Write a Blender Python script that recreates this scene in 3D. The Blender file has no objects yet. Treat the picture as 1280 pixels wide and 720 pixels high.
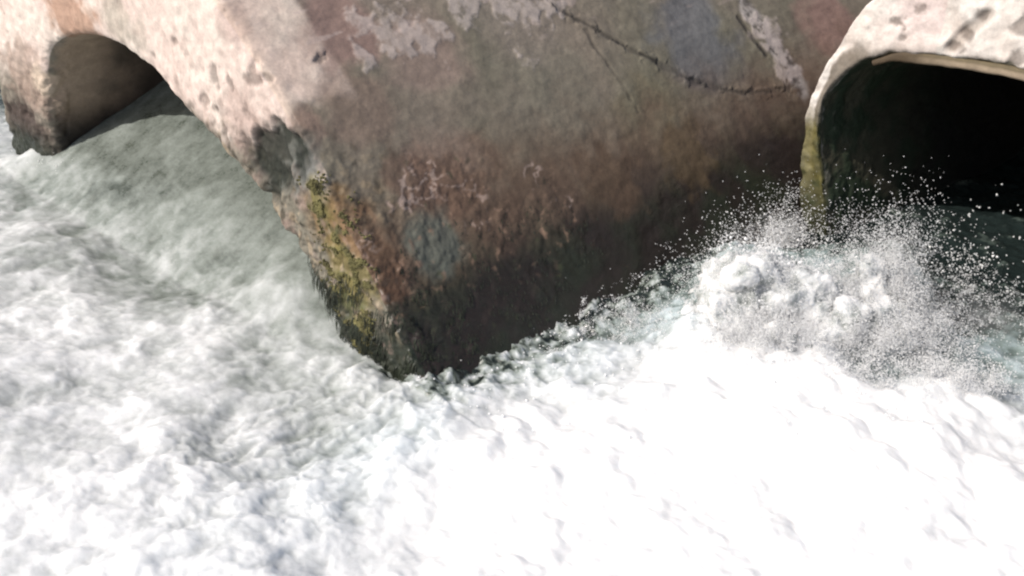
import bpy, math
import numpy as np

SC = bpy.context.scene
COL = SC.collection
rng = np.random.default_rng(7)

# ------------------------------------------------------------------ camera
H, FPX, PITCH, ROLL = 5.0, 1250.0, math.radians(30), math.radians(2)
FW = np.array([0, math.cos(PITCH), -math.sin(PITCH)])
_r = np.array([1.0, 0, 0]); _u = np.cross(_r, FW)
RT = math.cos(ROLL) * _r + math.sin(ROLL) * _u
UP = math.cos(ROLL) * _u - math.sin(ROLL) * _r
EYE = np.array([0, 0, H])
cam = bpy.data.cameras.new('camera'); camo = bpy.data.objects.new('camera', cam)
COL.objects.link(camo); SC.camera = camo
import mathutils
camo.matrix_world = mathutils.Matrix(((RT[0], UP[0], -FW[0], 0), (RT[1], UP[1], -FW[1], 0),
                                      (RT[2], UP[2], -FW[2], H), (0, 0, 0, 1)))
cam.sensor_width = 36; cam.lens = 36 * FPX / 1280; cam.clip_end = 800; cam.clip_start = 0.1

# ------------------------------------------------------------------ light
SUN_AZ = np.array([-0.88, -0.47]); SUN_EL = math.radians(43)
SUN_AZ = SUN_AZ / np.linalg.norm(SUN_AZ)
world = bpy.data.worlds.new('World'); SC.world = world; world.use_nodes = True
nt = world.node_tree
sky = nt.nodes.new('ShaderNodeTexSky'); sky.sky_type = 'NISHITA'; sky.sun_disc = False
sky.sun_elevation = SUN_EL
sky.sun_rotation = math.atan2(SUN_AZ[0], SUN_AZ[1])
sky.dust_density = 3.0; sky.air_density = 1.0
bg = nt.nodes['Background']; bg.inputs['Strength'].default_value = 0.10
nt.links.new(sky.outputs[0], bg.inputs[0])
sun = bpy.data.lights.new('sun', 'SUN'); sun.energy = 4.2; sun.angle = math.radians(0.5); sun.color = (1.0, 0.94, 0.87)
suno = bpy.data.objects.new('sun', sun); COL.objects.link(suno)
sdir = mathutils.Vector((SUN_AZ[0] * math.cos(SUN_EL), SUN_AZ[1] * math.cos(SUN_EL), math.sin(SUN_EL)))
suno.rotation_euler = sdir.to_track_quat('Z', 'Y').to_euler()
vs = SC.view_settings
vs.view_transform = 'Standard'; vs.look = 'None'; vs.gamma = 1.0; vs.exposure = 0.06
vs.use_curve_mapping = False
SC.cycles.pixel_filter_type = 'BLACKMAN_HARRIS'; SC.cycles.filter_width = 2.3
SC.cycles.volume_bounces = 8; SC.cycles.max_bounces = 10; SC.cycles.diffuse_bounces = 4

# ------------------------------------------------------------------ noise
_perm = rng.permutation(256).astype(np.int32); _perm = np.concatenate([_perm, _perm, _perm])
_g = rng.normal(size=(256, 3)); _g = (_g / np.linalg.norm(_g, axis=1)[:, None]).astype(np.float32)


def perlin(p):
    p = np.asarray(p, np.float32)
    i = np.floor(p).astype(np.int32); f = p - i; i &= 255
    w = f * f * f * (f * (f * 6 - 15) + 10)
    out = 0
    X, Y, Z = i[..., 0], i[..., 1], i[..., 2]
    for dx in (0, 1):
        wx = w[..., 0] if dx else 1 - w[..., 0]
        for dy in (0, 1):
            wy = w[..., 1] if dy else 1 - w[..., 1]
            hxy = _perm[_perm[(X + dx) & 255] + ((Y + dy) & 255)]
            for dz in (0, 1):
                wz = w[..., 2] if dz else 1 - w[..., 2]
                gr = _g[_perm[hxy + ((Z + dz) & 255)]]
                d = gr[..., 0] * (f[..., 0] - dx) + gr[..., 1] * (f[..., 1] - dy) + gr[..., 2] * (f[..., 2] - dz)
                out = out + wx * wy * wz * d
    return out * 1.5


def fbm(p, scale, octv=4, gain=0.5, off=0.0, ridge=False):
    p = np.asarray(p, np.float32) / scale + off
    a, s, n = 1.0, 0, 0
    for k in range(octv):
        v = perlin(p + 17.3 * k)
        if ridge: v = 1 - 2 * np.abs(v)
        s = s + a * v; n += a; a *= gain; p = p * 2.03
    return s / n


def sstep(a, b, x):
    t = np.clip((x - a) / (b - a), 0, 1)
    return t * t * (3 - 2 * t)


def mix(a, b, t):
    t = np.asarray(t)
    if np.ndim(a) > 0 or np.ndim(b) > 0: t = t[..., None] if np.ndim(t) else t
    return a * (1 - t) + b * t


def project(P):
    d = P - EYE
    w = d @ FW
    return 640 + FPX * (d @ RT) / w, 360 - FPX * (d @ UP) / w, w


def at(px, py, z=0.0):
    d = FW + RT * ((px - 640) / FPX) + UP * ((360 - py) / FPX)
    return EYE + d * ((z - H) / d[2])


# ------------------------------------------------------------------ objects
def tag(o, label=None, cat=None, group=None, kind=None):
    for k, v in (('label', label), ('category', cat), ('group', group), ('kind', kind)):
        if v: o[k] = v


def empty(name, loc):
    o = bpy.data.objects.new(name, None); COL.objects.link(o); o.location = loc
    return o


def mesh_obj(name, V, F, mat, parent=None, tint=None, normals=None, smooth=True):
    V = np.ascontiguousarray(V, np.float32).reshape(-1, 3)
    if parent is not None: V = V - np.array(parent.location, np.float32)
    F = np.ascontiguousarray(F, np.int32)
    me = bpy.data.meshes.new(name)
    k = F.shape[1]
    me.vertices.add(len(V)); me.vertices.foreach_set('co', V.ravel())
    me.loops.add(F.size); me.loops.foreach_set('vertex_index', F.ravel())
    me.polygons.add(len(F)); me.polygons.foreach_set('loop_start', np.arange(0, F.size, k, dtype=np.int32))
    me.update(calc_edges=True)
    me.polygons.foreach_set('use_smooth', np.full(len(F), smooth))
    if tint is not None:
        a = me.color_attributes.new('tint', 'FLOAT_COLOR', 'POINT')
        a.data.foreach_set('color', np.ascontiguousarray(tint, np.float32).ravel())
    me.materials.append(mat)
    if normals is not None:
        me.normals_split_custom_set_from_vertices(np.ascontiguousarray(normals, np.float32).reshape(-1, 3))
    me.validate()
    o = bpy.data.objects.new(name, me); COL.objects.link(o)
    if parent is not None: o.parent = parent
    return o


def grid_faces(n, m, flip=False):
    i, j = np.meshgrid(np.arange(n - 1), np.arange(m - 1), indexing='ij')
    a = (i * m + j).ravel()
    f = np.stack([a, a + m, a + m + 1, a + 1], 1)
    return f[:, ::-1] if flip else f


def grid_normals(P):
    du = np.gradient(P, axis=0); dv = np.gradient(P, axis=1)
    n = np.cross(du, dv)
    return n / np.maximum(np.linalg.norm(n, axis=-1, keepdims=True), 1e-9)


def catmull(pts, n):
    p = np.array(pts, float); q = np.vstack([2 * p[0] - p[1], p, 2 * p[-1] - p[-2]])
    out = []
    for i in range(len(p) - 1):
        t = np.linspace(0, 1, 40, endpoint=(i == len(p) - 2))[:, None]
        a, b, c, d = q[i:i + 4]
        out.append(0.5 * (2 * b + (c - a) * t + (2 * a - 5 * b + 4 * c - d) * t ** 2 + (3 * b - a - 3 * c + d) * t ** 3))
    o = np.vstack(out)
    s = np.concatenate([[0], np.cumsum(np.linalg.norm(np.diff(o, axis=0), axis=1))])
    return lambda v: np.stack([np.interp(np.asarray(v) * s[-1], s, o[:, k]) for k in (0, 1)], -1)


# ------------------------------------------------------------------ materials
def mat_new(name):
    m = bpy.data.materials.new(name); m.use_nodes = True
    t = m.node_tree
    return m, t, t.nodes['Principled BSDF'], t.nodes.new, t.links.new


def concrete_mat():
    m, t, b, N, L = mat_new('weathered_concrete')
    at_ = N('ShaderNodeAttribute'); at_.attribute_name = 'tint'
    tc = N('ShaderNodeTexCoord')
    n1 = N('ShaderNodeTexNoise'); n1.inputs['Scale'].default_value = 38; n1.inputs['Detail'].default_value = 6
    n1.inputs['Roughness'].default_value = 0.7
    n2 = N('ShaderNodeTexNoise'); n2.inputs['Scale'].default_value = 9; n2.inputs['Detail'].default_value = 5
    L(tc.outputs['Object'], n1.inputs['Vector']); L(tc.outputs['Object'], n2.inputs['Vector'])
    r1 = N('ShaderNodeMapRange'); r1.inputs[1].default_value = 0.25; r1.inputs[2].default_value = 0.75
    r1.inputs[3].default_value = 0.84; r1.inputs[4].default_value = 1.16
    L(n1.outputs[0], r1.inputs[0])
    r2 = N('ShaderNodeMapRange'); r2.inputs[1].default_value = 0.3; r2.inputs[2].default_value = 0.7
    r2.inputs[3].default_value = 0.85; r2.inputs[4].default_value = 1.15
    L(n2.outputs[0], r2.inputs[0])
    mu = N('ShaderNodeMath'); mu.operation = 'MULTIPLY'; L(r1.outputs[0], mu.inputs[0]); L(r2.outputs[0], mu.inputs[1])
    vm = N('ShaderNodeVectorMath'); vm.operation = 'SCALE'
    L(at_.outputs['Color'], vm.inputs[0]); L(mu.outputs[0], vm.inputs['Scale'])
    L(vm.outputs[0], b.inputs['Base Color'])
    rr = N('ShaderNodeMapRange'); rr.inputs[3].default_value = 0.72; rr.inputs[4].default_value = 0.34
    L(at_.outputs['Alpha'], rr.inputs[0]); L(rr.outputs[0], b.inputs['Roughness'])
    b.inputs['Specular IOR Level'].default_value = 0.35
    bu = N('ShaderNodeBump'); bu.inputs['Strength'].default_value = 0.2; bu.inputs['Distance'].default_value = 0.02
    L(n1.outputs[0], bu.inputs['Height']); L(bu.outputs[0], b.inputs['Normal'])
    return m


def water_mat():
    m, t, b, N, L = mat_new('foaming_water')
    at_ = N('ShaderNodeAttribute'); at_.attribute_name = 'tint'
    tc = N('ShaderNodeTexCoord')
    n1 = N('ShaderNodeTexNoise'); n1.inputs['Scale'].default_value = 26; n1.inputs['Detail'].default_value = 5
    n1.inputs['Roughness'].default_value = 0.65; n1.inputs['Distortion'].default_value = 0.6
    L(tc.outputs['Object'], n1.inputs['Vector'])
    # foam cover (alpha) broken up by a fine noise
    ma = N('ShaderNodeMath'); ma.operation = 'MULTIPLY_ADD'; ma.inputs[1].default_value = 0.16; ma.inputs[2].default_value = -0.08
    L(n1.outputs[0], ma.inputs[0])
    ad = N('ShaderNodeMath'); ad.operation = 'ADD'; ad.use_clamp = True
    L(at_.outputs['Alpha'], ad.inputs[0]); L(ma.outputs[0], ad.inputs[1])
    cr = N('ShaderNodeValToRGB'); e = cr.color_ramp.elements
    e[0].position = 0.0; e[0].color = (0.018, 0.024, 0.022, 1)
    e[1].position = 1.0; e[1].color = (0.92, 0.915, 0.905, 1)
    for p_, c_ in ((0.10, (0.02, 0.026, 0.024)), (0.2, (0.08, 0.092, 0.078)), (0.34, (0.225, 0.25, 0.230)), (0.55, (0.44, 0.46, 0.455)), (0.78, (0.70, 0.71, 0.715))):
        x = e.new(p_); x.color = (*c_, 1)
    L(ad.outputs[0], cr.inputs[0]); sp = N('ShaderNodeSeparateColor'); L(at_.outputs['Color'], sp.inputs[0])
    tm = N('ShaderNodeMix'); tm.data_type = 'RGBA'; tm.blend_type = 'MULTIPLY'
    tm.inputs[7].default_value = (.87, .98, 1.03, 1)
    L(sp.outputs[0], tm.inputs[0]); L(cr.outputs[0], tm.inputs[6]); L(tm.outputs[2], b.inputs['Base Color'])
    rr = N('ShaderNodeMapRange'); rr.inputs[1].default_value = 0.1; rr.inputs[2].default_value = 0.6
    rr.inputs[3].default_value = 0.12; rr.inputs[4].default_value = 0.75
    L(ad.outputs[0], rr.inputs[0]); L(rr.outputs[0], b.inputs['Roughness'])
    b.inputs['IOR'].default_value = 1.33
    sw = N('ShaderNodeMapRange'); sw.inputs[1].default_value = 0.15; sw.inputs[2].default_value = 0.6; sw.inputs[4].default_value = 0.85
    L(ad.outputs[0], sw.inputs[0]); L(sw.outputs[0], b.inputs['Subsurface Weight'])
    b.inputs['Subsurface Radius'].default_value = (1.0, 1.05, 1.1); b.inputs['Subsurface Scale'].default_value = 0.15
    bu = N('ShaderNodeBump'); bu.inputs['Strength'].default_value = 0.14; bu.inputs['Distance'].default_value = 0.03
    L(n1.outputs[0], bu.inputs['Height']); L(bu.outputs[0], b.inputs['Normal'])
    return m


def plain_mat(name, col, rough=0.8, var=0.25, scale=20):
    m, t, b, N, L = mat_new(name)
    tc = N('ShaderNodeTexCoord')
    n1 = N('ShaderNodeTexNoise'); n1.inputs['Scale'].default_value = scale; n1.inputs['Detail'].default_value = 4
    L(tc.outputs['Object'], n1.inputs['Vector'])
    cr = N('ShaderNodeValToRGB')
    cr.color_ramp.elements[0].position = 0.3; cr.color_ramp.elements[1].position = 0.7
    cr.color_ramp.elements[0].color = (*[c * (1 - var) for c in col], 1)
    cr.color_ramp.elements[1].color = (*[min(1, c * (1 + var)) for c in col], 1)
    L(n1.outputs[0], cr.inputs[0]); L(cr.outputs[0], b.inputs['Base Color'])
    b.inputs['Roughness'].default_value = rough
    return m


M_CON = concrete_mat()
M_WAT = water_mat()
M_FOAM = plain_mat('foam_white', (0.84, 0.85, 0.86), 0.6, 0.06, 30)
M_DROP = plain_mat('spray_droplets', (0.90, 0.91, 0.92), 0.4, 0.12, 30)
M_MOSS = plain_mat('yellow_green_moss', (0.115, 0.105, 0.042), 0.95, 0.7, 14)
M_DMOSS = plain_mat('dark_wet_moss', (0.022, 0.028, 0.016), 0.55, 0.6, 9)
M_ROOT = plain_mat('dry_root', (0.24, 0.165, 0.125), 0.85, 0.4, 8)
M_EARTH = plain_mat('bank_earth', (0.27, 0.19, 0.165), 0.95, 0.5, 1.5)

# ------------------------------------------------------------------ culvert frame
C0 = at(485, 465)
E_ = np.array([-0.7635707, 0.64572424, 0.0])       # along the mouth, to the left
B_ = np.array([0.77342558, 0.63388712, 0.0])       # along the barrel, away
N_ = np.array([-0.64572424, -0.7635707, 0.0])      # out of the mouth
U_MAX = 14.0


def pipe_grid(inner, outer, origin, v, u_in, q_n, u_out, blur):
    """One continuous skin: inner wall (deep to mouth), mouth rim, outer shell (mouth to deep)."""
    I = catmull(inner, 0)(v); O = catmull(outer, 0)(v)

    def pt(sh, u):
        return origin + sh[..., 0:1] * E_ + sh[..., 1:2] * np.array([0, 0, 1.0]) + np.asarray(u)[..., None] * B_
    rows, U = [], []
    for u in u_in[::-1]:
        rows.append(pt(I, np.full(len(v), u))); U.append(u)
    for q in (np.arange(1, q_n) / q_n):
        rows.append(pt(I * (1 - q) + O * q, np.zeros(len(v)))); U.append(0)
    for u in u_out:
        rows.append(pt(O, np.full(len(v), u))); U.append(u)
    P = np.stack(rows, 0)
    k = np.exp(-0.5 * (np.arange(-12, 13) / blur) ** 2); k /= k.sum()
    a = len(u_in) - 40; z = len(u_in) + q_n + 40
    Q = np.pad(P[a - 12:z + 12], ((0, 0), (0, 0), (0, 0)))
    S = sum(k[j] * Q[j:j + (z - a)] for j in range(25))
    P[a:z] = S
    U = np.array(U)[:, None] * np.ones((1, len(v)))
    return P, U, len(u_in), len(u_in) + q_n - 1


def picker(P):
    x, y, w = project(P)
    X, Y, W = x.ravel(), y.ravel(), w.ravel(); F = P.reshape(-1, 3)

    def pick(px, py):
        for r in (3, 6, 12, 25, 60, 150):
            i = np.nonzero((np.abs(X - px) < r) & (np.abs(Y - py) < r))[0]
            if len(i): return F[i[np.argmin(W[i])]]
        raise ValueError((px, py))
    return pick


def seg_dist(P, pts):
    """distance to a polyline and the fraction along it"""
    best = np.full(P.shape[:-1], 1e9); par = np.zeros(P.shape[:-1])
    n = len(pts) - 1
    for k in range(n):
        a, b = pts[k], pts[k + 1]; d = b - a
        t = np.clip(((P - a) @ d) / max(d @ d, 1e-9), 0, 1)
        r = np.linalg.norm(P - a - t[..., None] * d, axis=-1)
        m = r < best; best = np.where(m, r, best); par = np.where(m, (k + t) / n, par)
    return best, par


def blob(P, pick, px, py, rad, warp):
    """soft round spot on the skin with a noise-frayed edge, 1 inside"""
    c = pick(px, py)
    d = np.linalg.norm(P - c, axis=-1) / rad
    return 1 - sstep(0.55, 1.15, d + 0.55 * warp)


def A(*c): return np.array(c, float)


def spaced(*segs):
    """knots of (start, end, step) joined to one ascending array"""
    out = []
    for a, b, s in segs: out.append(np.arange(a, b, s))
    out.append([segs[-1][1]])
    return np.concatenate(out)


# ================================================================== culvert in the middle
innerA = [(5.97, -.6), (5.92, 0), (5.84, .4), (5.64, .98), (5.40, 1.55), (5.0, 1.83), (4.4, 2.0), (3.75, 2.02), (3.2, 1.88),
          (2.75, 1.64), (2.26, 1.42), (1.8, 1.22), (1.42, .97), (1.01, .66), (.74, .30), (.54, -.03), (.26, -.6)]
outerA = [(6.86, -.6), (6.84, 0), (6.90, .5), (6.93, 1.0), (6.84, 1.7), (6.4, 2.45), (5.5, 2.95), (4.5, 3.25), (3.6, 3.36), (2.75, 3.22),
          (1.98, 2.80), (1.24, 2.14), (.76, 1.62), (.19, .91), (-.38, .14), (-.47, 0.0), (-.68, -.6)]
vA = np.concatenate([np.linspace(0, .45, 230, endpoint=False), np.linspace(.45, 1, 520)])
uin = spaced((0, 1, .02), (1, 4, .07), (4, U_MAX, .4))
uout = spaced((0, .9, .014), (.9, 6.0, .0165), (6.0, 8.4, .05), (8.4, U_MAX, .4))
P, U, r1, r2 = pipe_grid(innerA, outerA, C0, vA, uin, 58, uout, 5.0)
pick = picker(P)
nrm = grid_normals(P)
if (nrm[r2 + 100, 600] @ np.array([.5, -.6, .6])) < 0: nrm = -nrm; FLIP = True
else: FLIP = False
row = np.arange(P.shape[0])[:, None]
rim = ((row >= r1 - 2) & (row <= r2 + 4)) * np.ones((1, P.shape[1]))          # mouth face
rims = np.clip(1 - np.abs(row - (r1 + r2) / 2) / ((r2 - r1) / 2 + 14), 0, 1) * np.ones((1, P.shape[1]))
inside = (row < r1) * np.ones((1, P.shape[1]))
outs = (row >= r2) * np.ones((1, P.shape[1]))
z = P[..., 2]
n05 = fbm(P, .5, 4); n15 = fbm(P, 1.4, 3, off=5.1); n01 = fbm(P, .12, 4, off=9.7); n02 = fbm(P, .22, 3, off=3.3)
# streaks that run along the barrel
Q = np.stack([(P - C0) @ B_ * .22, (P - C0) @ E_, z], -1)
nst = fbm(Q, .13, 4, off=2.2)

# --- relief
D = .035 * n15 + .018 * n05 + .007 * n01 + .006 * nst * outs
# broken, pitted rim: deeper towards the waterline
low = sstep(2.3, .6, z) * (row > r1 - 14) * sstep(r2 + 75, r2 - 10, row)
D += low * (.045 * n02 + .035 * n01)
D += rim * .012 * n01
pits = sstep(.36, .6, fbm(P, .16, 3, off=21.)) * rim
D -= pits * .012
# matted crust zone on the lower flank
crust = np.clip(blob(P, pick, 560, 260, .65, n05) + blob(P, pick, 640, 340, .7, n05) + blob(P, pick, 530, 390, .6, n05)
                + .8 * blob(P, pick, 700, 300, .5, n05), 0, 1) * outs
D += crust * (.02 * np.abs(n02) + .008 * n01 + .016 * fbm(np.stack([P[..., 0], P[..., 1], P[..., 2] * .35], -1), .09, 3, off=431.))
hole = np.maximum(blob(P, pick, 332, 207, .36, 1.2 * n02), blob(P, pick, 350, 190, .30, 1.2 * n02)); D -= hole * .08
for (x_, y_, r_) in ((262, 97, .08), (283, 102, .05), (310, 94, .07), (335, 92, .04), (268, 112, .05), (402, 66, .05),
                     (190, 72, .05), (213, 52, .04), (278, 170, .06), (252, 133, .06), (330, 160, .07), (303, 140, .05)):
    b_ = blob(P, pick, x_, y_, r_ * 1.5, 2.2 * n01 + 2.2 * n02 + .35); D -= b_ * .014; pits = np.maximum(pits, b_ * .6)
# ledge-like break and cracks
scale_ = np.zeros_like(z)
for x_, y_, r_ in ((478, 34, .16), (497, 47, .13), (513, 38, .18), (530, 30, .13), (545, 42, .14), (488, 52, .10), (540, 55, .12), (580, 12, .16), (590, 3, .15), (640, 3, .2),
                   (655, 1, .2), (665, 72, .09), (460, 69, .10), (505, 28, .12), (690, 6, .13), (960, 40, .2), (985, 75, .2), (450, 25, .12)):
    scale_ = np.maximum(scale_, blob(P, pick, x_, y_, r_ * 1.3, 2.4 * n01 + 1.6 * n02 + .2))
scale_ *= outs
D += scale_ * .009
crack1, t1 = seg_dist(P, [pick(*q) for q in ((695, 4), (722, 20), (748, 34), (775, 50), (800, 64), (832, 82), (862, 97), (895, 108), (930, 116), (965, 113), (1000, 108))])
crack2, t2 = seg_dist(P, [pick(*q) for q in ((735, 34), (746, 58), (762, 78), (776, 98), (790, 122), (800, 140))])
crack3, t3 = seg_dist(P, [pick(*q) for q in ((925, 20), (942, 45), (960, 68))])
jag = .018 * n01 + .025 * n02
c1 = 1 - sstep(.006, .05, crack1 + jag * 1.5); c2 = (1 - sstep(.005, .035, crack2 + jag * 1.6)) * .75
c3 = 1 - sstep(.015, .05, crack3 + jag)
ck = np.maximum(np.maximum(c1 * (.55 + .45 * np.sin(t1 * 3 + .4)), c2 * .7), c3) * outs
ck = ck * (.45 + .55 * sstep(-.25, .15, n02)); D -= ck * .012
D += outs * .012 * (1 - sstep(0, .16, crack1 + jag)) * (n02 > 0)
P = P + nrm * D[..., None]
nrm2 = grid_normals(P) * (-1 if FLIP else 1)

jl, _ = seg_dist(P, [pick(*q) for q in ((925, -12), (940, 12), (958, 38), (975, 62), (992, 86), (1006, 110))])
joint = (1 - sstep(.07, .17, jl + .10 * n02 + .06 * n01)) * outs
D += joint * (.012 + .012 * n01)
fil = blob(P, pick, 520, 220, .30, n02) + blob(P, pick, 505, 245, .22, n02) + .8 * blob(P, pick, 590, 258, .26, n02) + 1.1 * blob(P, pick, 668, 208, .14, n02) + blob(P, pick, 690, 235, .18, n02) + .8 * blob(P, pick, 720, 250, .14, n02) + .5 * blob(P, pick, 470, 290, .2, n02)
FW3 = np.stack([P[..., 0], P[..., 1], P[..., 2] * 1.4], -1)
fil = np.clip(fil, 0, 1) * sstep(.62, .85, fbm(FW3, .13, 2, off=401., ridge=True)) * outs * sstep(-.15, .2, fbm(P, .3, 2, off=411.))
D += fil * .010
# --- colour of the skin (dry concrete, lime, stains, algae, some light and shade); alpha = wetness
base = mix(A(.212, .182, .152), A(.168, .157, .124), sstep(-.5, .5, n15))
base = mix(base, A(.165, .168, .126), .4 * sstep(.0, .6, fbm(P, .8, 3, off=31.)))
base = mix(base, A(.245, .20, .178), .5 * sstep(2.25, 2.9, z + .35 * n05) * outs)
base = base * (1 + .22 * nst[..., None] * outs[..., None] + .12 * n01[..., None])
# pale lime-washed mouth, plus a painted-on patch of sunlight on the upper barrel
sA = (P - C0) @ E_
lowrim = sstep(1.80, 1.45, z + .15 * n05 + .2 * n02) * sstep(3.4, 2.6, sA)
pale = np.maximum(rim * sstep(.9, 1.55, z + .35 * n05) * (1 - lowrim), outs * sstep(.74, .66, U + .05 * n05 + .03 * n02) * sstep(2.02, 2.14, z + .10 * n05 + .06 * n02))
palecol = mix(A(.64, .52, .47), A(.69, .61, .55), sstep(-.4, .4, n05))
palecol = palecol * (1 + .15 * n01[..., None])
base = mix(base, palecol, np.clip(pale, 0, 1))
# stains on the mouth face
st = sstep(.05, .45, fbm(P, .2, 4, off=41.)) * rim
base = mix(base, A(.30, .22, .18), st * .55 * sstep(2.4, 1.2, z + .3 * n05))
for (x_, y_, r_, c_, s_) in (
        (85, 25, .55, (.33, .17, .10), .75), (30, 95, .5, (.30, .22, .18), .7), (48, 100, .22, (.55, .45, .36), .9), (30, 165, .5, (.05, .035, .03), .95),
        (40, 195, .3, (.015, .013, .012), 1), (140, 20, .28, (.30, .27, .22), .6), (170, 45, .2, (.34, .31, .26), .5),
        (375, 160, .22, (.27, .19, .16), .8), (300, 150, .35, (.36, .26, .23), .6), (330, 130, .25, (.5, .4, .36), .5),
        (285, 25, .22, (.40, .30, .27), .6), (380, 215, .18, (.22, .22, .21), .8), (385, 250, .2, (.24, .22, .2), .7),
        (372, 215, .30, (.17, .17, .16), .8), (350, 180, .2, (.16, .14, .12), .6), (395, 270, .25, (.15, .11, .07), .7), (420, 290, .33, (.19, .12, .05), .85), (440, 340, .36, (.15, .125, .05), .9), (430, 385, .28, (.11, .115, .045), .85),
        (455, 290, .25, (.21, .12, .07), .7), (365, 180, .22, (.10, .09, .08), .8)):
    base = mix(base, A(*c_), blob(P, pick, x_, y_, r_, n02 * 1.5) * s_)
for (x_, y_, r_, c_, s_) in (
        (875, 48, .68, (.135, .143, .162), .8), (700, 120, .7, (.19, .185, .15), .35), (450, 130, .4, (.22, .16, .135), .6), (560, 215, .5, (.23, .15, .125), .5),
        (1040, 25, .55, (.29, .19, .17), .8), (820, 150, .6, (.16, .15, .10), .6), (530, 55, .5, (.29, .21, .19), .5),
        (650, 20, .5, (.29, .25, .22), .5), (430, 30, .45, (.27, .185, .168), .85)):
    base = mix(base, A(*c_), blob(P, pick, x_, y_, r_, n05 * 1.5) * s_ * outs)
mot = sstep(.04, .3, fbm(P, .11, 3, off=81.)) * sstep(2.0, 1.4, z + .3 * n05) * (row > r1 - 14) * sstep(r2 + 110, r2 + 20, row) * sstep(3.2, 2.4, sA)
base = mix(base, A(.045, .04, .028), mot * .8)
mot2 = sstep(.1, .35, fbm(P, .10, 3, off=91.)) * sstep(1.9, 1.4, z) * (row > r1 - 14) * sstep(r2 + 80, r2 + 20, row) * sstep(3.2, 2.4, sA)
base = mix(base, A(.36, .29, .20), mot2 * .6)
# rust-brown damp, then black-green wet above the water, underside shade painted in
un = np.clip(U / 5.5, 0, 1)
damp = sstep(1.85, .95, z + .45 * n05 + .12 * nst - .08 * un + .1 * n02) * outs
base = mix(base, A(.140, .094, .068), damp * .88)
wet = sstep(1.18, .46, z + .26 * n05 + .14 * n02 - .32 * un) * np.clip(outs + .0, 0, 1)
base = mix(base, mix(A(.022, .018, .017), A(.020, .026, .018), sstep(-.2, .3, n05)), wet * .97)
for (x_, y_, r_, c_, k_) in ((560, 240, .38, (.130, .082, .060), .7), (515, 225, .3, (.145, .095, .075), .7), (620, 265, .35, (.11, .074, .055), .7), (765, 225, .42, (.105, .070, .048), .7), (700, 240, .3, (.115, .08, .06), .6),
                             (860, 190, .4, (.12, .085, .05), .6), (480, 330, .3, (.12, .07, .045), .6)):
    base = mix(base, A(*c_), blob(P, pick, x_, y_, r_, n02 * 1.6 + .5 * n05) * k_ * outs)
base = base * mix(A(1., 1., 1.), A(1.01, .985, .925), outs)
wet2 = sstep(.62, .25, z + .12 * n05) * rim
base = mix(base, A(.022, .028, .02), wet2 * .95)
mb, _ = seg_dist(P, [pick(*q) for q in ((385, 235), (402, 272), (420, 310), (434, 350), (448, 395), (452, 420))])
mossband = (1 - sstep(.06, .22, mb + .14 * n02 + .05 * n01)) * sstep(-.25, .1, n02 + .5 * n01)
base = mix(base, mix(A(.165, .14, .045), A(.085, .095, .035), sstep(-.2, .3, n01)), mossband * .9)
base = mix(base, A(.11, .115, .11), .8 * blob(P, pick, 368, 205, .20, n02 * 1.4))
base = mix(base, A(.11, .12, .10), .85 * blob(P, pick, 545, 300, .33, n02) * outs)
spk = sstep(.22, .42, fbm(P, .09, 3, off=51.)) * crust
base = mix(base, A(.26, .17, .12), spk * .75 * sstep(.35, .9, z))
spk2 = sstep(.3, .45, fbm(P, .10, 3, off=61.)) * crust
base = mix(base, A(.05, .055, .03), spk2 * .7)
base = mix(base, A(.42, .32, .27), fil * .9)
base = mix(base, mix(A(.36, .33, .31), A(.075, .066, .06), sstep(.0, .35, n01 + .4 * n02)), joint * .85)
flk = sstep(.3, .42, fbm(Q, .11, 3, off=71.)) * outs * sstep(2.0, 2.5, z)
base = mix(base, A(.52, .42, .38), flk * .45)
base = mix(base, A(.56, .48, .44), scale_ * .55 * (1 - .6 * sstep(-.1, .3, n01)))
base = mix(base, A(.075, .058, .05), np.clip(pits * .85, 0, 1))
base = mix(base, A(.30, .22, .19), .5 * sstep(.1, .45, fbm(P, .14, 4, off=421.)) * rim * sstep(2.7, 2.2, z) * sstep(4.2, 3.2, sA))
base = mix(base, mix(A(.016, .020, .015), A(.085, .09, .08), sstep(.05, .4, n01 + .5 * n02)), hole * .95)
base = mix(base, A(.03, .026, .022), np.clip(ck * .9, 0, 1))
# inner wall: brown, wet black bottom; mouth daylight and inner gloom painted in
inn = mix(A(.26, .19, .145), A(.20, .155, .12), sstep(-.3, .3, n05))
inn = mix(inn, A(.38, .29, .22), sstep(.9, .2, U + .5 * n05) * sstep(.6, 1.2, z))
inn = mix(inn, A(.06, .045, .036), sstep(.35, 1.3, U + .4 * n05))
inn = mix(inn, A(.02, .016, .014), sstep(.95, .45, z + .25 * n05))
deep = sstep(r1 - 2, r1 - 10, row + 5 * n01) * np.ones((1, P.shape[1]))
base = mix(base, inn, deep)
wetness = np.clip(np.maximum(np.maximum(wet, wet2), damp * .35) + inside * .3, 0, 1)
tint = np.concatenate([np.clip(base, .005, .9), wetness[..., None]], -1)

culvert = empty('concrete_culvert', tuple(C0))
tag(culvert, 'big brown concrete culvert barrel in the middle, its pale mossy arched mouth opening at left', 'culvert', 'concrete culverts side by side')


def emit(P, nrm, tint, a, b, name, parent, flip):
    return mesh_obj(name, P[a:b + 1], grid_faces(b - a + 1, P.shape[1], flip), M_CON, parent, tint[a:b + 1].reshape(-1, 4), nrm[a:b + 1])


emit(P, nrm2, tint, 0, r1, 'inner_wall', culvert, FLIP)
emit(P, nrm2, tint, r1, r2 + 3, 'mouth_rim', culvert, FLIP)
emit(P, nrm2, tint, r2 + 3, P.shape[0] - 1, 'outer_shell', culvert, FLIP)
PA, NA, pickA, r2A, zA, rimA, outsA = P, nrm2, picker(P), r2, z, rim, outs


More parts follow.
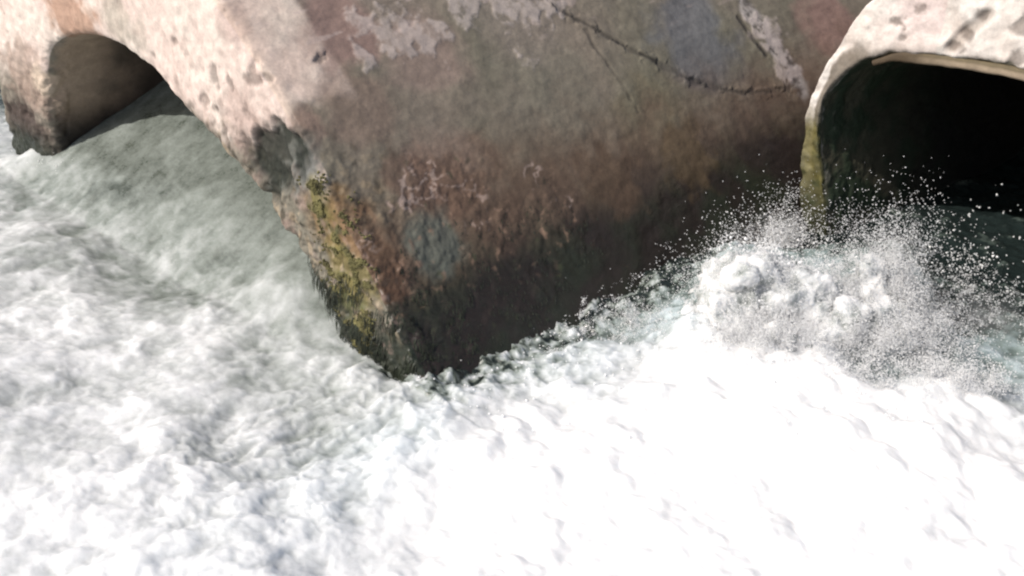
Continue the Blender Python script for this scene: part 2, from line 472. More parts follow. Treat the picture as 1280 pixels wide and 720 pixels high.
def scatter_on(P, N, weight, n):
    w = weight.ravel().astype(float); w = w / w.sum()
    i = rng.choice(len(w), n, p=w)
    return P.reshape(-1, 3)[i], N.reshape(-1, 3)[i]


_ico = np.array([(0, 0, 1), (.894, 0, .447), (.276, .851, .447), (-.724, .526, .447), (-.724, -.526, .447), (.276, -.851, .447),
                 (.724, .526, -.447), (-.276, .851, -.447), (-.894, 0, -.447), (-.276, -.851, -.447), (.724, -.526, -.447), (0, 0, -1)])
_icf = np.array([(0, 1, 2), (0, 2, 3), (0, 3, 4), (0, 4, 5), (0, 5, 1), (1, 6, 2), (2, 7, 3), (3, 8, 4), (4, 9, 5), (5, 10, 1),
                 (6, 7, 2), (7, 8, 3), (8, 9, 4), (9, 10, 5), (10, 6, 1), (11, 7, 6), (11, 8, 7), (11, 9, 8), (11, 10, 9), (11, 6, 10)])
_oct = np.array([(1, 0, 0), (-1, 0, 0), (0, 1, 0), (0, -1, 0), (0, 0, 1), (0, 0, -1)], float)
_ocf = np.array([(0, 2, 4), (2, 1, 4), (1, 3, 4), (3, 0, 4), (2, 0, 5), (1, 2, 5), (3, 1, 5), (0, 3, 5)])


_tet = np.array([(1, 1, 1), (1, -1, -1), (-1, 1, -1), (-1, -1, 1)]) * .8
_tef = np.array([(0, 1, 2), (0, 3, 1), (0, 2, 3), (1, 3, 2)])


def rand_rot(n):
    q = rng.normal(size=(n, 4)); q /= np.linalg.norm(q, axis=1)[:, None]
    w, x, y, z = q.T
    return np.stack([1 - 2 * (y * y + z * z), 2 * (x * y - z * w), 2 * (x * z + y * w), 2 * (x * y + z * w), 1 - 2 * (x * x + z * z),
                     2 * (y * z - x * w), 2 * (x * z - y * w), 2 * (y * z + x * w), 1 - 2 * (x * x + y * y)], 1).reshape(n, 3, 3)


def lumps(pos, rad, unit=_ico, fac=_icf, jitter=.25, stretch=None, rot=True):
    n = len(pos)
    V = unit[None] * (1 + jitter * rng.normal(size=(n, len(unit), 1)))
    V = V * np.asarray(rad).reshape(n, 1, 1)
    if stretch is not None: V = V * stretch.reshape(n, 1, 3)
    if rot: V = np.einsum('nij,nkj->nki', rand_rot(n), V)
    V = V + pos[:, None]
    F = fac[None] + (np.arange(n) * len(unit))[:, None, None]
    return V.reshape(-1, 3), F.reshape(-1, 3)


# moss cushions on the mouth edge
wm = .6 * mossband + sum(blob(PA, pickA, *q, n02) for q in ((430, 345, .4), (415, 300, .36), (445, 395, .3), (405, 262, .28), (462, 330, .3), (385, 240, .2), (450, 420, .22)))
p_, n_ = scatter_on(PA, NA, wm * (rimA + .25 * outsA) * sstep(-.05, .25, n01) * sstep(-.15, .2, n02) + 1e-9, 2400)
V, F = lumps(p_ + n_ * .002, rng.uniform(.004, .014, len(p_)))
o = mesh_obj('moss', V, F, M_MOSS, culvert, smooth=False); tag(o, 'yellow green moss cushions on the lower mouth edge', kind='stuff')
# dark moss hanging in strands off the wet flank and the foot of the mouth
wd = crust * sstep(1.2, .5, zA) + 1.2 * sstep(.9, .3, zA) * (rimA + outsA) * sstep(1.4, .5, U) * sstep(.4, .2, np.abs((PA - C0) @ E_ - .1) - .6)
p_, n_ = scatter_on(PA, NA, np.clip(wd, 0, 2) * sstep(-.2, .2, n02) * (zA > .1) + 1e-9, 2600)
Vs, Fs = [], []
L_ = rng.uniform(.05, .22, len(p_)); side = rng.normal(size=(len(p_), 3)); side -= (side * n_).sum(1)[:, None] * n_
side /= np.linalg.norm(side, axis=1)[:, None]
sz = A(0, 0, -1)
w_ = rng.uniform(.002, .005, len(p_))[:, None]
a_ = p_ + n_ * .004; m_ = a_ + n_ * .016 + sz * (L_ * .45)[:, None]; b_ = a_ + n_ * .012 + sz * L_[:, None] + side * .02
hs = np.cross(n_, sz); hs /= np.maximum(np.linalg.norm(hs, axis=1), 1e-6)[:, None]
V = np.stack([a_ - hs * w_, a_ + hs * w_, m_ - hs * w_, m_ + hs * w_, m_ + n_ * w_ * 1.2, b_], 1)
F = np.array([(0, 2, 4), (0, 4, 1), (1, 4, 3), (2, 5, 4), (4, 5, 3), (0, 1, 3), (0, 3, 2), (2, 3, 5)])[None] + (np.arange(len(p_)) * 6)[:, None, None]
o = mesh_obj('hanging_moss', V.reshape(-1, 3), F.reshape(-1, 3), M_DMOSS, culvert, smooth=False)
tag(o, 'dark wet moss strands hanging above the waterline', kind='stuff')


def tube_batch(paths, rads, k=4):
    Vs, Fs, off = [], [], 0
    for p, r in zip(paths, rads):
        n = len(p); t = np.gradient(p, axis=0); t /= np.linalg.norm(t, axis=1)[:, None]
        up = np.cross(t, A(.3, .5, .8)); up /= np.linalg.norm(up, axis=1)[:, None]; s2 = np.cross(t, up)
        a = np.arange(k) * 2 * np.pi / k
        rr = r * np.linspace(1, .4, n)[:, None, None]
        ring = p[:, None] + rr * (np.cos(a)[None, :, None] * up[:, None] + np.sin(a)[None, :, None] * s2[:, None])
        Vs.append(ring.reshape(-1, 3))
        i, j = np.meshgrid(np.arange(n - 1), np.arange(k), indexing='ij')
        Fs.append(np.stack([i * k + j, i * k + (j + 1) % k, (i + 1) * k + (j + 1) % k, (i + 1) * k + j], -1).reshape(-1, 4) + off)
        off += n * k
    return np.vstack(Vs), np.vstack(Fs)


# ================================================================== culvert at right
R0 = at(1000, 288)
innerB = [(-.36, -.6), (-.33, 0), (-.16, .6), (-.03, .97), (.04, 1.3), (.02, 1.58), (-.15, 1.87), (-.42, 2.09), (-.80, 2.20), (-1.25, 2.25), (-1.85, 2.27),
          (-2.8, 2.2), (-3.8, 1.9), (-4.8, 1.3), (-5.5, .6), (-5.9, -.6)]
outerB = [(-.06, -.6), (.02, 0), (.13, .6), (.18, .97), (.18, 1.45), (.03, 2.0), (-.27, 2.65), (-.9, 3.1), (-2, 3.3), (-3.5, 3.2), (-5, 2.6), (-6.1, 1.6), (-6.6, .6), (-6.7, -.6)]
vB = np.concatenate([np.linspace(0, .5, 420, endpoint=False), np.linspace(.5, 1, 120)])
uin = spaced((0, 1, .02), (1, 4, .07), (4, U_MAX - 4.5, .4))
uout = spaced((0, .9, .018), (.9, 3, .1), (3, U_MAX - 4.5, .5))
P, U, r1, r2 = pipe_grid(innerB, outerB, R0, vB, uin, 52, uout, 3.2)
pick = picker(P); nrm = grid_normals(P)
if (nrm[(r1 + r2) // 2, 150] @ N_) < 0: nrm = -nrm; FLIPB = True
else: FLIPB = False
row = np.arange(P.shape[0])[:, None]; one = np.ones((1, P.shape[1]))
rim = ((row >= r1 - 3) & (row <= r2 + 4)) * one; inside = (row < r1 - 3) * one
z = P[..., 2]; s_ = (P - R0) @ E_
n05 = fbm(P, .5, 4, off=101.); n01 = fbm(P, .12, 4, off=111.); n02 = fbm(P, .25, 3, off=121.)
D = .025 * n05 + .012 * n01 + .022 * n02
pits = np.zeros_like(z)
for x_, y_, r_ in ((1120, 26, .06), (1128, 38, .05), (1126, 48, .04), (1190, 58, .07), (1205, 45, .06), (1275, 38, .09), (1275, 78, .08), (1225, 18, .06), (1150, 12, .04)):
    b_ = blob(P, pick, x_, y_, r_ * 1.4, 2.2 * n01 + 2 * n02 + .3); pits = np.maximum(pits, b_); D -= .012 * b_
D += rim * sstep(1.9, 1.2, z) * .03 * n02
gro, _ = seg_dist(P, [pick(*q) for q in ((1185, 62), (1205, 42), (1232, 22))]); g_ = (1 - sstep(.02, .09, gro + .03 * n02)); D -= g_ * .035
P = P + nrm * D[..., None]; nrm2 = grid_normals(P) * (-1 if FLIPB else 1)
base = mix(A(.67, .60, .55), A(.72, .68, .64), sstep(-.4, .4, n05)) * (1 + .1 * n01[..., None])
base = mix(base, A(.62, .50, .48), .7 * sstep(.35, -.15, s_ + .6 + .2 * n05) * sstep(2.0, 2.6, z) * (s_ > -1))
base = mix(base, A(.34, .27, .23), .35 * sstep(.1, .5, fbm(P, .3, 4, off=131.)))
base = mix(base, A(.30, .25, .21), np.clip(g_ * .6, 0, 1)); base = mix(base, A(.13, .105, .09), pits * .65)
qq = sstep(r2 - 8, r1 + 8, row) * one
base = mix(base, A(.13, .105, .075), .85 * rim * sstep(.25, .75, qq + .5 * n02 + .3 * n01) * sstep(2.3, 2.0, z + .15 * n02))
base = mix(base, A(.33, .27, .235), .5 * rim * sstep(.0, .35, fbm(P, .22, 4, off=141.)) * sstep(2.6, 1.6, z))
mossy = sstep(1.62, 1.1, z + .2 * n02) * rim
base = mix(base, mix(A(.125, .11, .03), A(.05, .05, .02), sstep(-.1, .3, n02)), mossy * .92)
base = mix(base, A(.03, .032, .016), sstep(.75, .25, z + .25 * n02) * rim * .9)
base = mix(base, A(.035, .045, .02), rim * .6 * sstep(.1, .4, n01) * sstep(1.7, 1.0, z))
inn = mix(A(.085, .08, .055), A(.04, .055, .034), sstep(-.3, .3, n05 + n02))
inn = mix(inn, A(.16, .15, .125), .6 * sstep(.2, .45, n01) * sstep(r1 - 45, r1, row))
inn = mix(inn, A(.018, .018, .017), sstep(r1 - 40, r1 - 80, row + 14 * n02) * one)  # blackens with depth, the barrel's inner dark put into the colour
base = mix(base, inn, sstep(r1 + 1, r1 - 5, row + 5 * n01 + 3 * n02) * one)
outs = (row > r2 + 4) * one
base = mix(base, A(.38, .29, .26), outs * sstep(.1, .4, U))
wetness = np.clip(inside * .5 + mossy * .5, 0, 1)
tint = np.concatenate([np.clip(base, .005, .9), wetness[..., None]], -1)
culvert2 = empty('concrete_culvert', tuple(R0))
tag(culvert2, 'black culvert opening at right under a bright whitewashed concrete face', 'culvert', 'concrete culverts side by side')
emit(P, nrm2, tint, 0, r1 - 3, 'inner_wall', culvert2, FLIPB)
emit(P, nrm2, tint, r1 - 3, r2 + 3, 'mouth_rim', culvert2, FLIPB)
emit(P, nrm2, tint, r2 + 3, P.shape[0] - 1, 'outer_shell', culvert2, FLIPB)
# thin lip of the lining, set back under the crown
vl = np.linspace(0, 1, 160)
ctr = [(-.40, 2.02), (-.58, 2.12), (-.8, 2.165), (-1.25, 2.21), (-1.85, 2.23), (-2.8, 2.16), (-3.8, 1.86), (-4.8, 1.26)]
cl_ = catmull(ctr, 0)(vl); tn = np.gradient(cl_, axis=0); tn /= np.linalg.norm(tn, axis=1)[:, None]
nr = np.stack([-tn[:, 1], tn[:, 0]], 1); nr *= np.sign((nr @ A(0, 1)))[:, None]
a = np.linspace(0, 2 * np.pi, 17)
sec = np.stack([np.clip(1.25 * np.cos(a), -1, 1) * .058, np.clip(1.25 * np.sin(a), -1, 1) * .10], 1)
tp = (.55 + .45 * sstep(0, .09, vl))[:, None, None]
G = R0 + (cl_[:, None, 0:1] + nr[:, None, 0:1] * sec[None, :, 0:1] * tp) * E_ + (cl_[:, None, 1:2] + nr[:, None, 1:2] * sec[None, :, 0:1] * tp) * A(0, 0, 1) + (.12 + sec[None, :, 1:2]) * B_
G = G + .018 * fbm(G, .15, 3)[..., None] * A(-.3, -.3, .9)
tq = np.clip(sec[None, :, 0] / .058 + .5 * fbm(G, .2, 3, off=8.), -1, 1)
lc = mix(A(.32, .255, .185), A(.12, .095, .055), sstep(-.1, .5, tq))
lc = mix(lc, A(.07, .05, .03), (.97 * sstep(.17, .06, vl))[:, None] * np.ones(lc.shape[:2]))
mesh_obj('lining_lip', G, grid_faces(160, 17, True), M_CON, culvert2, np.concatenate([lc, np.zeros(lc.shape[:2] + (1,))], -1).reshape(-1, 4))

# ================================================================== water
def rbf(samples, X, Y, eps):
    pts = np.array([at(s[0], s[1], s[2] if len(s) > 3 else 0)[:2] for s in samples]); val = np.array([s[-1] for s in samples], float)
    num = np.zeros_like(X); den = np.zeros_like(X) + 1e-6
    for (a, b), v_ in zip(pts, val):
        # the sample spacing grows with distance, so does its reach
        e = eps * (.35 + .085 * b)
        w = np.exp(-((X - a) ** 2 + (Y - b) ** 2) / (2 * e * e)); w = w + 2e-4 / (1 + (X - a) ** 2 + (Y - b) ** 2)
        num += w * v_; den += w
    return num / den


foam_s = [(190, 110, .20), (190, 140, .22), (150, 165, .27), (240, 195, .20), (300, 230, .24), (120, 200, .27), (60, 225, .5), (200, 255, .32), (330, 290, .37), (10, 200, .62), (100, 300, .48), (240, 320, .44),
          (350, 360, .50), (20, 400, .70), (200, 430, .64), (400, 450, .52), (430, 520, .50), (100, 600, .76), (300, 650, .74), (450, 600, .70), (520, 520, .62), (20, 300, .56), (330, 540, .64),
          (560, 650, .92), (700, 600, .97), (900, 620, 1.0), (1200, 620, 1.0), (640, 530, .97), (600, 455, .45), (540, 475, .62), (700, 430, .45), (760, 395, .42), (780, 450, .78), (860, 480, .92), (690, 480, .72),
          (930, 420, .72), (930, 350, .66), (1000, 470, .97), (1060, 400, .8), (1120, 400, .6), (1120, 460, .10), (1185, 432, .10), (1240, 440, .50), (1270, 400, .12), (1250, 330, .0), (1180, 290, .0),
          (1240, 250, .0), (1150, 210, .0), (1220, 300, .0), (1270, 300, .0), (1150, 260, .0), (1150, 300, .0), (1270, 350, .0), (1200, 395, .10), (1165, 425, .2), (1100, 290, .0), (1275, 435, .50), (1200, 520, .97), (1275, 490, .58), (1275, 530, .7), (1060, 540, 1.0), (1160, 490, .9), (800, 350, .15), (800, 405, .36), (845, 400, .40), (840, 365, .15), (1030, 315, .05), (1040, 345, .3), (1100, 330, .2), (870, 310, .1), (900, 290, .1), (980, 290, .1), (1060, 250, .0), (1210, 360, .04), (1010, 380, .5), (1020, 330, .25),
          (640, 710, .97), (480, 710, .78), (1000, 700, 1.0), (60, 700, .78), (250, 700, .76)]
hgt_s = [(60, 230, 0, .02), (300, 300, 0, 0.), (200, 450, 0, .05), (420, 500, 0, -.02), (100, 650, 0, .08), (470, 470, 0, .06), (500, 480, .0, .12), (535, 470, .0, .13), (570, 460, .0, .09), (640, 440, .05, .05), (720, 420, .1, .1),
         (780, 390, .1, .12), (840, 365, .15, .15), (890, 350, .35, .42), (930, 345, .5, .66), (965, 345, .45, .60), (930, 430, .25, .36), (1010, 350, .25, .26), (1065, 345, .35, .44), (1000, 440, .25, .30), (1105, 350, .4, .50), (1150, 390, .25, .2),
         (1120, 460, 0, -.16), (1185, 435, 0, -.16), (1240, 400, 0, .0), (1250, 300, 0, .0), (1150, 220, 0, 0.), (1170, 485, .25, .36), (1220, 490, .2, .26), (1275, 490, .05, .02), (1275, 540, .1, .1), (1060, 520, .3, .32), (800, 560, .2, .24), (700, 640, .15, .18), (950, 650, .2, .22), (1200, 620, .2, .24),
         (880, 290, 0, .0), (980, 290, 0, .02), (660, 520, .1, .12), (500, 620, 0, .02), (860, 480, .2, .26), (760, 460, .1, .14)]

jj = spaced((3.2, 4.4, .08), (4.4, 8, .0165), (8, 14.5, .024), (14.5, 30, .6), (30, 300, 15))
ii = np.concatenate([-np.geomspace(6, 1.0, 14)[:-1], np.linspace(-1.0, -.60, 90, endpoint=False), np.linspace(-.60, .58, 540, endpoint=False), np.linspace(.58, 1.1, 110), np.geomspace(1.1, 6, 14)[1:]])
Y, T = np.meshgrid(jj, ii, indexing='ij'); X = T * (Y + 1.2)
Fm = rbf(foam_s, X, Y, .36); Ht = rbf(hgt_s, X, Y, .33)
# oblique culvert coordinates: s along the mouth, u along the barrel
dx_, dy_ = X - C0[0], Y - C0[1]; det = E_[0] * B_[1] - E_[1] * B_[0]
S_ = (dx_ * B_[1] - dy_ * B_[0]) / det; U_ = (E_[0] * dy_ - E_[1] * dx_) / det
# the river slides down out of the left mouth as a chute
chute = np.clip(.20 + .56 * U_, 0, 1.1) * sstep(.2, 1.7, S_) * sstep(6.7, 6.2, S_) * sstep(-1.6, -.2, U_)
Ht = Ht + chute
inA = sstep(-.5, .8, U_) * sstep(.3, .9, S_) * sstep(6.4, 6.0, S_)
Fm = Fm * (1 - inA) + .26 * inA
flank = np.exp(-np.maximum(-(S_ + .55), 0) / .40) * (S_ < 0) * (U_ > -.1) * (U_ < 6)
far = sstep(15, 24, Y) + sstep(9, 14, np.abs(X)); far = np.clip(far, 0, 1)
Fm = Fm * (1 - far) + .45 * far; Ht = Ht * (1 - far)
W3 = np.stack([X, Y, np.zeros_like(X)], -1)
# flow: down and to the left out of the mouths; streak the noise that way
fl = N_[:2]; sd_ = np.array([-fl[1], fl[0]])
al = X * fl[0] + Y * fl[1]; ac = X * sd_[0] + Y * sd_[1]
wx = fbm(W3, .9, 3, off=201.); wy = fbm(W3, .9, 3, off=211.)
FL = np.stack([al * .85 + .12 * wx, ac + .12 * wy, np.zeros_like(X)], -1)
a1 = fbm(FL, .8, 3, off=221.); a2 = fbm(FL, .32, 4, gain=.55, off=231.); a3 = fbm(FL, .14, 4, gain=.6, off=241.); a4 = fbm(FL, .06, 3, off=251.)
left_ = sstep(-.3, .6, S_) * (1 - .0)
rough = sstep(.05, .5, Fm) * (1 - .5 * left_) * (1 - .6 * inA)
rough = np.maximum(rough, .6 * sstep(0, -.4, S_))
boil = sstep(.68, .86, Fm)
Z = Ht + flank * (.20 * fbm(W3, .42, 5, gain=.62, off=321.)) + (.03 + .10 * rough) * a1 + (.008 + .075 * rough * (1 - .85 * boil)) * a2 + .034 * rough * (1 - .88 * boil) * a3 + (.001 + .017 * rough * (1 - .9 * boil)) * a4
crest = np.abs(fbm(W3, .5, 4, off=261.)); Z = Z + boil * (.07 * (crest * 2) - .03)
heap = sstep(.3, .5, Ht) * (S_ < 0); Z = Z + heap * (.10 * fbm(W3, .16, 4, gain=.6, off=271.))
Z = Z + left_ * (1 - inA) * .12 * fbm(W3, 1.5, 3, off=801.)
Z = Z * (1 - far) + far * .08 * fbm(W3, 2, 3)
foam = Fm + left_ * (1 - inA) * (-.05 + .20 * fbm(W3, 1.1, 4, gain=.55, off=811.) + .10 * sstep(.55, .8, fbm(W3, .45, 3, off=821., ridge=True))) + flank * (-.19 + 1.1 * fbm(W3, .10, 4, gain=.65, off=301.) + .3 * fbm(W3, .3, 2, off=311.)) + (.30 * a2 + .24 * a1 + .26 * a3 + .13 * a4) * (1 - .35 * left_) * (1 - .7 * boil) * (1 - .6 * inA) + inA * .06 * fbm(np.stack([al * .18, ac, 0 * X], -1), .13, 3, off=601.) * sstep(-.05, .25, Fm)
ox = .05 * rough * (1 - .8 * boil) * fbm(FL, .3, 3, off=281.); oy = .05 * rough * (1 - .8 * boil) * fbm(FL, .3, 3, off=291.)
PW = np.stack([X + ox, Y + oy, Z], -1)
tw = np.zeros(PW.shape[:2] + (4,)); tw[..., 3] = np.clip(foam, 0, 1.3); tw[..., 0] = sstep(-.2, -1.2, S_) * sstep(.85, .4, Fm)   # clearer, bluer water right of the flank
o = mesh_obj('river_water', PW, grid_faces(*X.shape, True), M_WAT, None, tw.reshape(-1, 4))
tag(o, kind='structure')

# foam clots riding the waves and torn crests
dens = np.clip((.35 * heap + .03 * flank) * 2 * sstep(.3, .7, foam) , 0, 4) * (Y < 13) * (Y > 4.6) * (np.abs(T) < .6)
dens *= (Y + 1.2)
p_, n_ = scatter_on(PW, np.zeros_like(PW), dens, 2500)
hp = (p_[:, 2] > .4)
rad = rng.gamma(2.0, .0022, len(p_)) + .003
V, F = lumps(p_ + np.stack([rng.normal(0, .01, len(p_)), rng.normal(0, .01, len(p_)), np.abs(rng.normal(0, .012, len(p_))) + hp * np.abs(rng.normal(0, .05, len(p_)))], 1), rad)
o = mesh_obj('white_foam', V, F, M_FOAM)
tag(o, 'white foam clots churned up on the rushing water below the culverts', 'foam', kind='stuff')


# billowing heads of froth heaped up where the jet strikes the flank
def ico_fine(k):
    V = _ico / np.linalg.norm(_ico, axis=1)[:, None]; F = _icf
    for _ in range(k):
        vs_ = list(V); mid = {}; nf = []
        def m_(a, b):
            key = (min(a, b), max(a, b))
            if key not in mid:
                v = (vs_[a] + vs_[b]); vs_.append(v / np.linalg.norm(v)); mid[key] = len(vs_) - 1
            return mid[key]
        for a, b, c in F:
            ab, bc, ca = m_(a, b), m_(b, c), m_(c, a); nf += [(a, ab, ca), (b, bc, ab), (c, ca, bc), (ab, bc, ca)]
        V, F = np.array(vs_), np.array(nf)
    return V, F


U3, F3 = ico_fine(3)
heads = []
for px_, py_, zc, rx, ry, rz, n in ((925, 392, .22, .38, .34, .56, 80), (885, 425, .12, .26, .25, .38, 30), (975, 400, .20, .32, .3, .46, 40), (1035, 415, .18, .3, .3, .34, 30), (1010, 392, .22, .42, .3, .40, 50), (955, 440, .12, .5, .3, .22, 44), (1085, 395, .18, .26, .26, .50, 34), (1130, 420, .12, .24, .22, .3, 18)):
    c = at(px_, py_, zc)
    d = rng.normal(size=(n, 3)); d /= np.linalg.norm(d, axis=1)[:, None]; d *= rng.uniform(.3, 1, (n, 1)) ** .5; d[:, 2] = np.abs(d[:, 2])
    heads += [(c + q * A(rx, ry, rz), rng.uniform(.05, .13) * (rz / .3) ** .3) for q in d]
U2, F2 = ico_fine(2)
hv = np.concatenate([c + U2 * r for c, r in heads])
hf = (F2[None] + (np.arange(len(heads)) * len(U2))[:, None, None]).reshape(-1, 3)
tmp = mesh_obj('froth_heads', hv, hf, M_WAT)
mr = tmp.modifiers.new('remesh', 'REMESH'); mr.mode = 'VOXEL'; mr.voxel_size = .014
ms = tmp.modifiers.new('smooth', 'SMOOTH'); ms.iterations = 80; ms.factor = .6
dg = bpy.context.evaluated_depsgraph_get(); ev = tmp.evaluated_get(dg).to_mesh()
hv = np.empty(len(ev.vertices) * 3, np.float32); ev.vertices.foreach_get('co', hv); hv = hv.reshape(-1, 3)
hn = np.empty(len(hv) * 3, np.float32); ev.vertices.foreach_get('normal', hn); hn = hn.reshape(-1, 3)
hf = np.empty(len(ev.polygons) * 4, np.int32); ev.loops.foreach_get('vertex_index', hf); hf = hf.reshape(-1, 4)
om = tmp.data; bpy.data.objects.remove(tmp); bpy.data.meshes.remove(om)
hd = .15 * fbm(hv, .30, 6, gain=.62, off=501.) + .02 * fbm(hv, .06, 3, gain=.6, off=511.)
hv = hv + hn * hd[:, None] + .10 * np.stack([fbm(hv, .25, 3, off=521.), fbm(hv, .25, 3, off=531.), fbm(hv, .25, 3, off=541.)], -1)
ht = np.zeros((len(hv), 4)); ht[:, 3] = np.clip(.72 + .8 * fbm(hv, .20, 4, gain=.6, off=551.) + .15 * fbm(hv, .04, 2, off=561.), .1, .95)
o = mesh_obj('froth_heads', hv, hf, M_WAT, None, ht)
tag(o, 'billowing heads of white froth heaped against the wet flank', 'foam', kind='stuff')


# spray: droplets thrown up along the flank and before the right mouth
def burst(px, py, zc, n, spread, hspread, r0, r1_, up=.0):
    c = at(px, py, zc)
    d = rng.normal(size=(n, 3)) * A(spread, spread, hspread)
    d[:, 2] = np.abs(d[:, 2]) * 1.0 + up * rng.uniform(size=n)
    return c + d, rng.uniform(r0, r1_, n) * rng.uniform(.5, 1, n)


bs = [burst(950, 300, .2, 500, .26, .22, .003, .012), burst(905, 325, .2, 350, .22, .2, .003, .011), burst(1000, 315, .15, 400, .22, .2, .003, .011),
      burst(840, 362, .1, 350, .22, .12, .003, .011), burst(770, 395, .08, 180, .18, .08, .003, .010), burst(690, 425, .03, 110, .18, .06, .003, .010), burst(590, 440, .0, 70, .16, .05, .003, .010),
      burst(1195, 340, .05, 260, .2, .24, .003, .012), burst(1205, 310, .1, 50, .25, .42, .005, .015), burst(1235, 370, .0, 260, .28, .14, .003, .012), burst(90, 195, .2, 60, .25, .05, .004, .010), burst(25, 205, .0, 60, .25, .05, .004, .010)]


def jets(px, py, zc, n, spread, vel, lean, m=46, r0=.0018, r1_=.0048):
    """strings of drops flung up on ballistic arcs"""
    c = at(px, py, zc); P_, R_ = [], []
    for _ in range(n):
        p0 = c + rng.normal(size=3) * A(spread, spread, .03)
        v = rng.normal(size=3) * A(.5, .5, .35) * vel + A(lean[0], lean[1], 1.0) * vel * rng.uniform(.4, 1.1)
        t = (v[2] / 4.9) * np.sort(rng.uniform(.05, 1, m)) * rng.uniform(.5, 1)
        q = p0 + v * t[:, None]; q[:, 2] -= 4.9 * t * t
        q += rng.normal(size=(m, 3)) * (.004 + .02 * t[:, None] / (t.max() + 1e-6))
        P_.append(q); R_.append(rng.uniform(r0, r1_, m) * rng.uniform(.6, 1.3))
    return np.vstack(P_), np.concatenate(R_)


bs += [jets(930, 390, .35, 220, .18, 1.9, (0, -.1)), jets(880, 400, .2, 130, .14, 1.5, (-.2, 0)), jets(985, 390, .3, 200, .18, 1.7, (.1, 0)), jets(1065, 380, .25, 110, .12, 1.9, (0, 0)),
       jets(1110, 400, .2, 200, .12, 2.1, (.08, .05)), jets(1130, 410, .15, 150, .18, 1.7, (.3, .1)), jets(960, 300, .05, 110, .16, 1.9, (.1, .0)), jets(1180, 470, .1, 130, .2, 1.2, (.1, 0)),
       jets(1080, 460, .2, 160, .25, 1.5, (0, 0)), jets(820, 400, .1, 120, .25, 1.2, (-.1, 0)), jets(740, 420, .05, 70, .22, .9, (-.1, 0)), jets(1220, 390, .0, 80, .3, 1.5, (.2, .1))]


def cloud(px, py, zc, rx, ry, rz, n, r0=.0018, r1_=.005):
    """fine torn veil: keep only the drops that fall in the ridges of a noise"""
    d = rng.normal(size=(n * 3, 3)) * .5; d[:, 2] = np.abs(d[:, 2])
    q = at(px, py, zc) + d * A(rx, ry, rz)
    k = fbm(q * A(1, 1, .55), .16, 4, gain=.6, off=701.) + rng.normal(0, .10, len(q)) > .08
    q = q[k][:n]
    return q, rng.uniform(r0, r1_, len(q))


bs += [cloud(955, 425, .34, .55, .36, .26, 9000), cloud(1085, 430, .28, .5, .36, .3, 9000), cloud(930, 385, .30, .46, .40, .72, 12000), cloud(1110, 390, .25, .28, .28, .78, 14000), cloud(1070, 390, .25, .42, .36, .80, 17000), cloud(1000, 400, .25, .4, .36, .6, 7000),
       cloud(1140, 430, .15, .5, .4, .4, 8000), cloud(960, 300, .1, .4, .32, .5, 5000), cloud(1200, 480, .2, .5, .2, .22, 6000), cloud(820, 410, .08, .4, .25, .2, 3000)]
pp = np.vstack([b[0] for b in bs]); rr = np.concatenate([b[1] for b in bs])
keep = pp[:, 2] > 0
# nothing inside the culvert body: keep what lies on the river side of the flank
uu = (pp - C0) @ np.cross(B_, A(0, 0, 1)); nn_ = np.cross(B_, A(0, 0, 1)); ss = (pp - C0) @ N_
keep &= ((uu > .36) | (ss > .1) | (pp[:, 0] < -1.5))
pp, rr = pp[keep], rr[keep]
st_ = np.ones((len(pp), 3)); st_[:, 2] = rng.uniform(.8, 2.0, len(pp))
V, F = lumps(pp, rr, _tet, _tef, .15, st_)
o = mesh_obj('water_spray', V, F, M_DROP)
tag(o, 'droplets of spray thrown up beside the flank and the right culvert mouth', 'spray', kind='stuff')

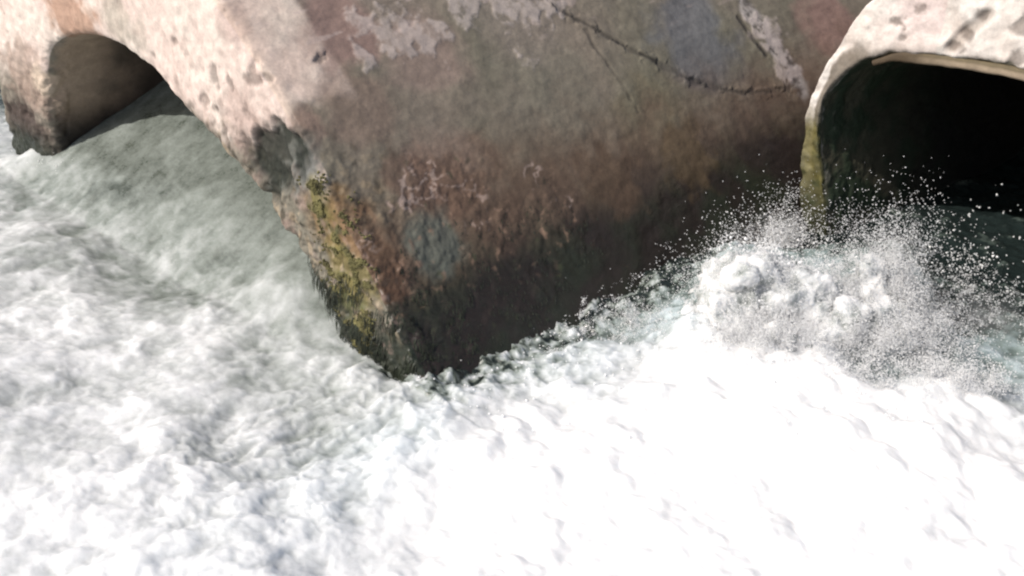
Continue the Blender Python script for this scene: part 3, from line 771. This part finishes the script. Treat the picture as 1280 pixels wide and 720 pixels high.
# drifting mist of fine spray: soft bodies of air thick with water
def mist_mat():
    m = bpy.data.materials.new('spray_mist'); m.use_nodes = True; t = m.node_tree; t.nodes.clear()
    N, L = t.nodes.new, t.links.new
    out = N('ShaderNodeOutputMaterial'); pv = N('ShaderNodeVolumePrincipled'); L(pv.outputs[0], out.inputs['Volume'])
    pv.inputs['Color'].default_value = (.997, .998, 1, 1); pv.inputs['Anisotropy'].default_value = 0.2
    tc = N('ShaderNodeTexCoord'); ln = N('ShaderNodeVectorMath'); ln.operation = 'LENGTH'; L(tc.outputs['Object'], ln.inputs[0])
    ge = N('ShaderNodeNewGeometry'); nz = N('ShaderNodeTexNoise'); nz.inputs['Scale'].default_value = 7; nz.inputs['Detail'].default_value = 4
    nz.inputs['Roughness'].default_value = .62
    L(ge.outputs['Position'], nz.inputs['Vector'])
    a = N('ShaderNodeMath'); a.operation = 'MULTIPLY_ADD'; a.inputs[1].default_value = 2.6; a.inputs[2].default_value = -.55
    L(nz.outputs[0], a.inputs[0])
    b = N('ShaderNodeMath'); b.operation = 'SUBTRACT'; L(a.outputs[0], b.inputs[0]); L(ln.outputs['Value'], b.inputs[1])
    c = N('ShaderNodeMath'); c.operation = 'MAXIMUM'; c.inputs[1].default_value = 0; L(b.outputs[0], c.inputs[0])
    oi = N('ShaderNodeObjectInfo'); d = N('ShaderNodeMath'); d.operation = 'MULTIPLY'; L(c.outputs[0], d.inputs[0]); L(oi.outputs['Alpha'], d.inputs[1])
    e = N('ShaderNodeMath'); e.operation = 'MULTIPLY'; e.inputs[1].default_value = 30; L(d.outputs[0], e.inputs[0])
    L(e.outputs[0], pv.inputs['Density'])
    return m


M_MIST = mist_mat()
_th = np.linspace(0, np.pi, 17)[:, None]; _ph = np.linspace(0, 2 * np.pi, 29)[None]
_sp = np.stack([np.sin(_th) * np.cos(_ph), np.sin(_th) * np.sin(_ph), np.cos(_th) + 0 * _ph], -1)
puff = None
for px_, py_, zc, rx, ry, rz, den in ((1112, 350, .36, .30, .30, .62, .13), (1130, 400, .30, .5, .4, .40, .14), (960, 295, .15, .40, .34, .34, .06), (1225, 400, .10, .7, .4, .34, .05)):
    if puff is None:
        puff = mesh_obj('spray_mist', _sp, grid_faces(17, 29), M_MIST)
        o = puff
    else:
        o = puff.copy(); COL.objects.link(o)
    o.location = at(px_, py_, zc); o.scale = (rx, ry, rz); o.color = (1, 1, 1, den)
    tag(o, 'soft white mist of fine spray hanging over the boiling foam at right', 'mist', kind='stuff')

# ================================================================== bank added behind the culverts to block light from the barrels
dd = spaced((11, 15, .25), (15, 40, 3), (40, 200, 40)); cc = spaced((-200, -30, 20), (-30, 30, .75), (30, 200, 20))
DD, CC = np.meshgrid(dd, cc, indexing='ij')
base_ = C0 - N_ * DD[..., None] + E_ * CC[..., None]
hz = -.8 + 4.9 * sstep(11, 14, DD) + .25 * fbm(np.stack([DD, CC, 0 * DD], -1), 1.5, 3) + .01 * DD
base_[..., 2] = hz
o = mesh_obj('light_block_bank', base_, grid_faces(*DD.shape), M_EARTH); tag(o, kind='structure')
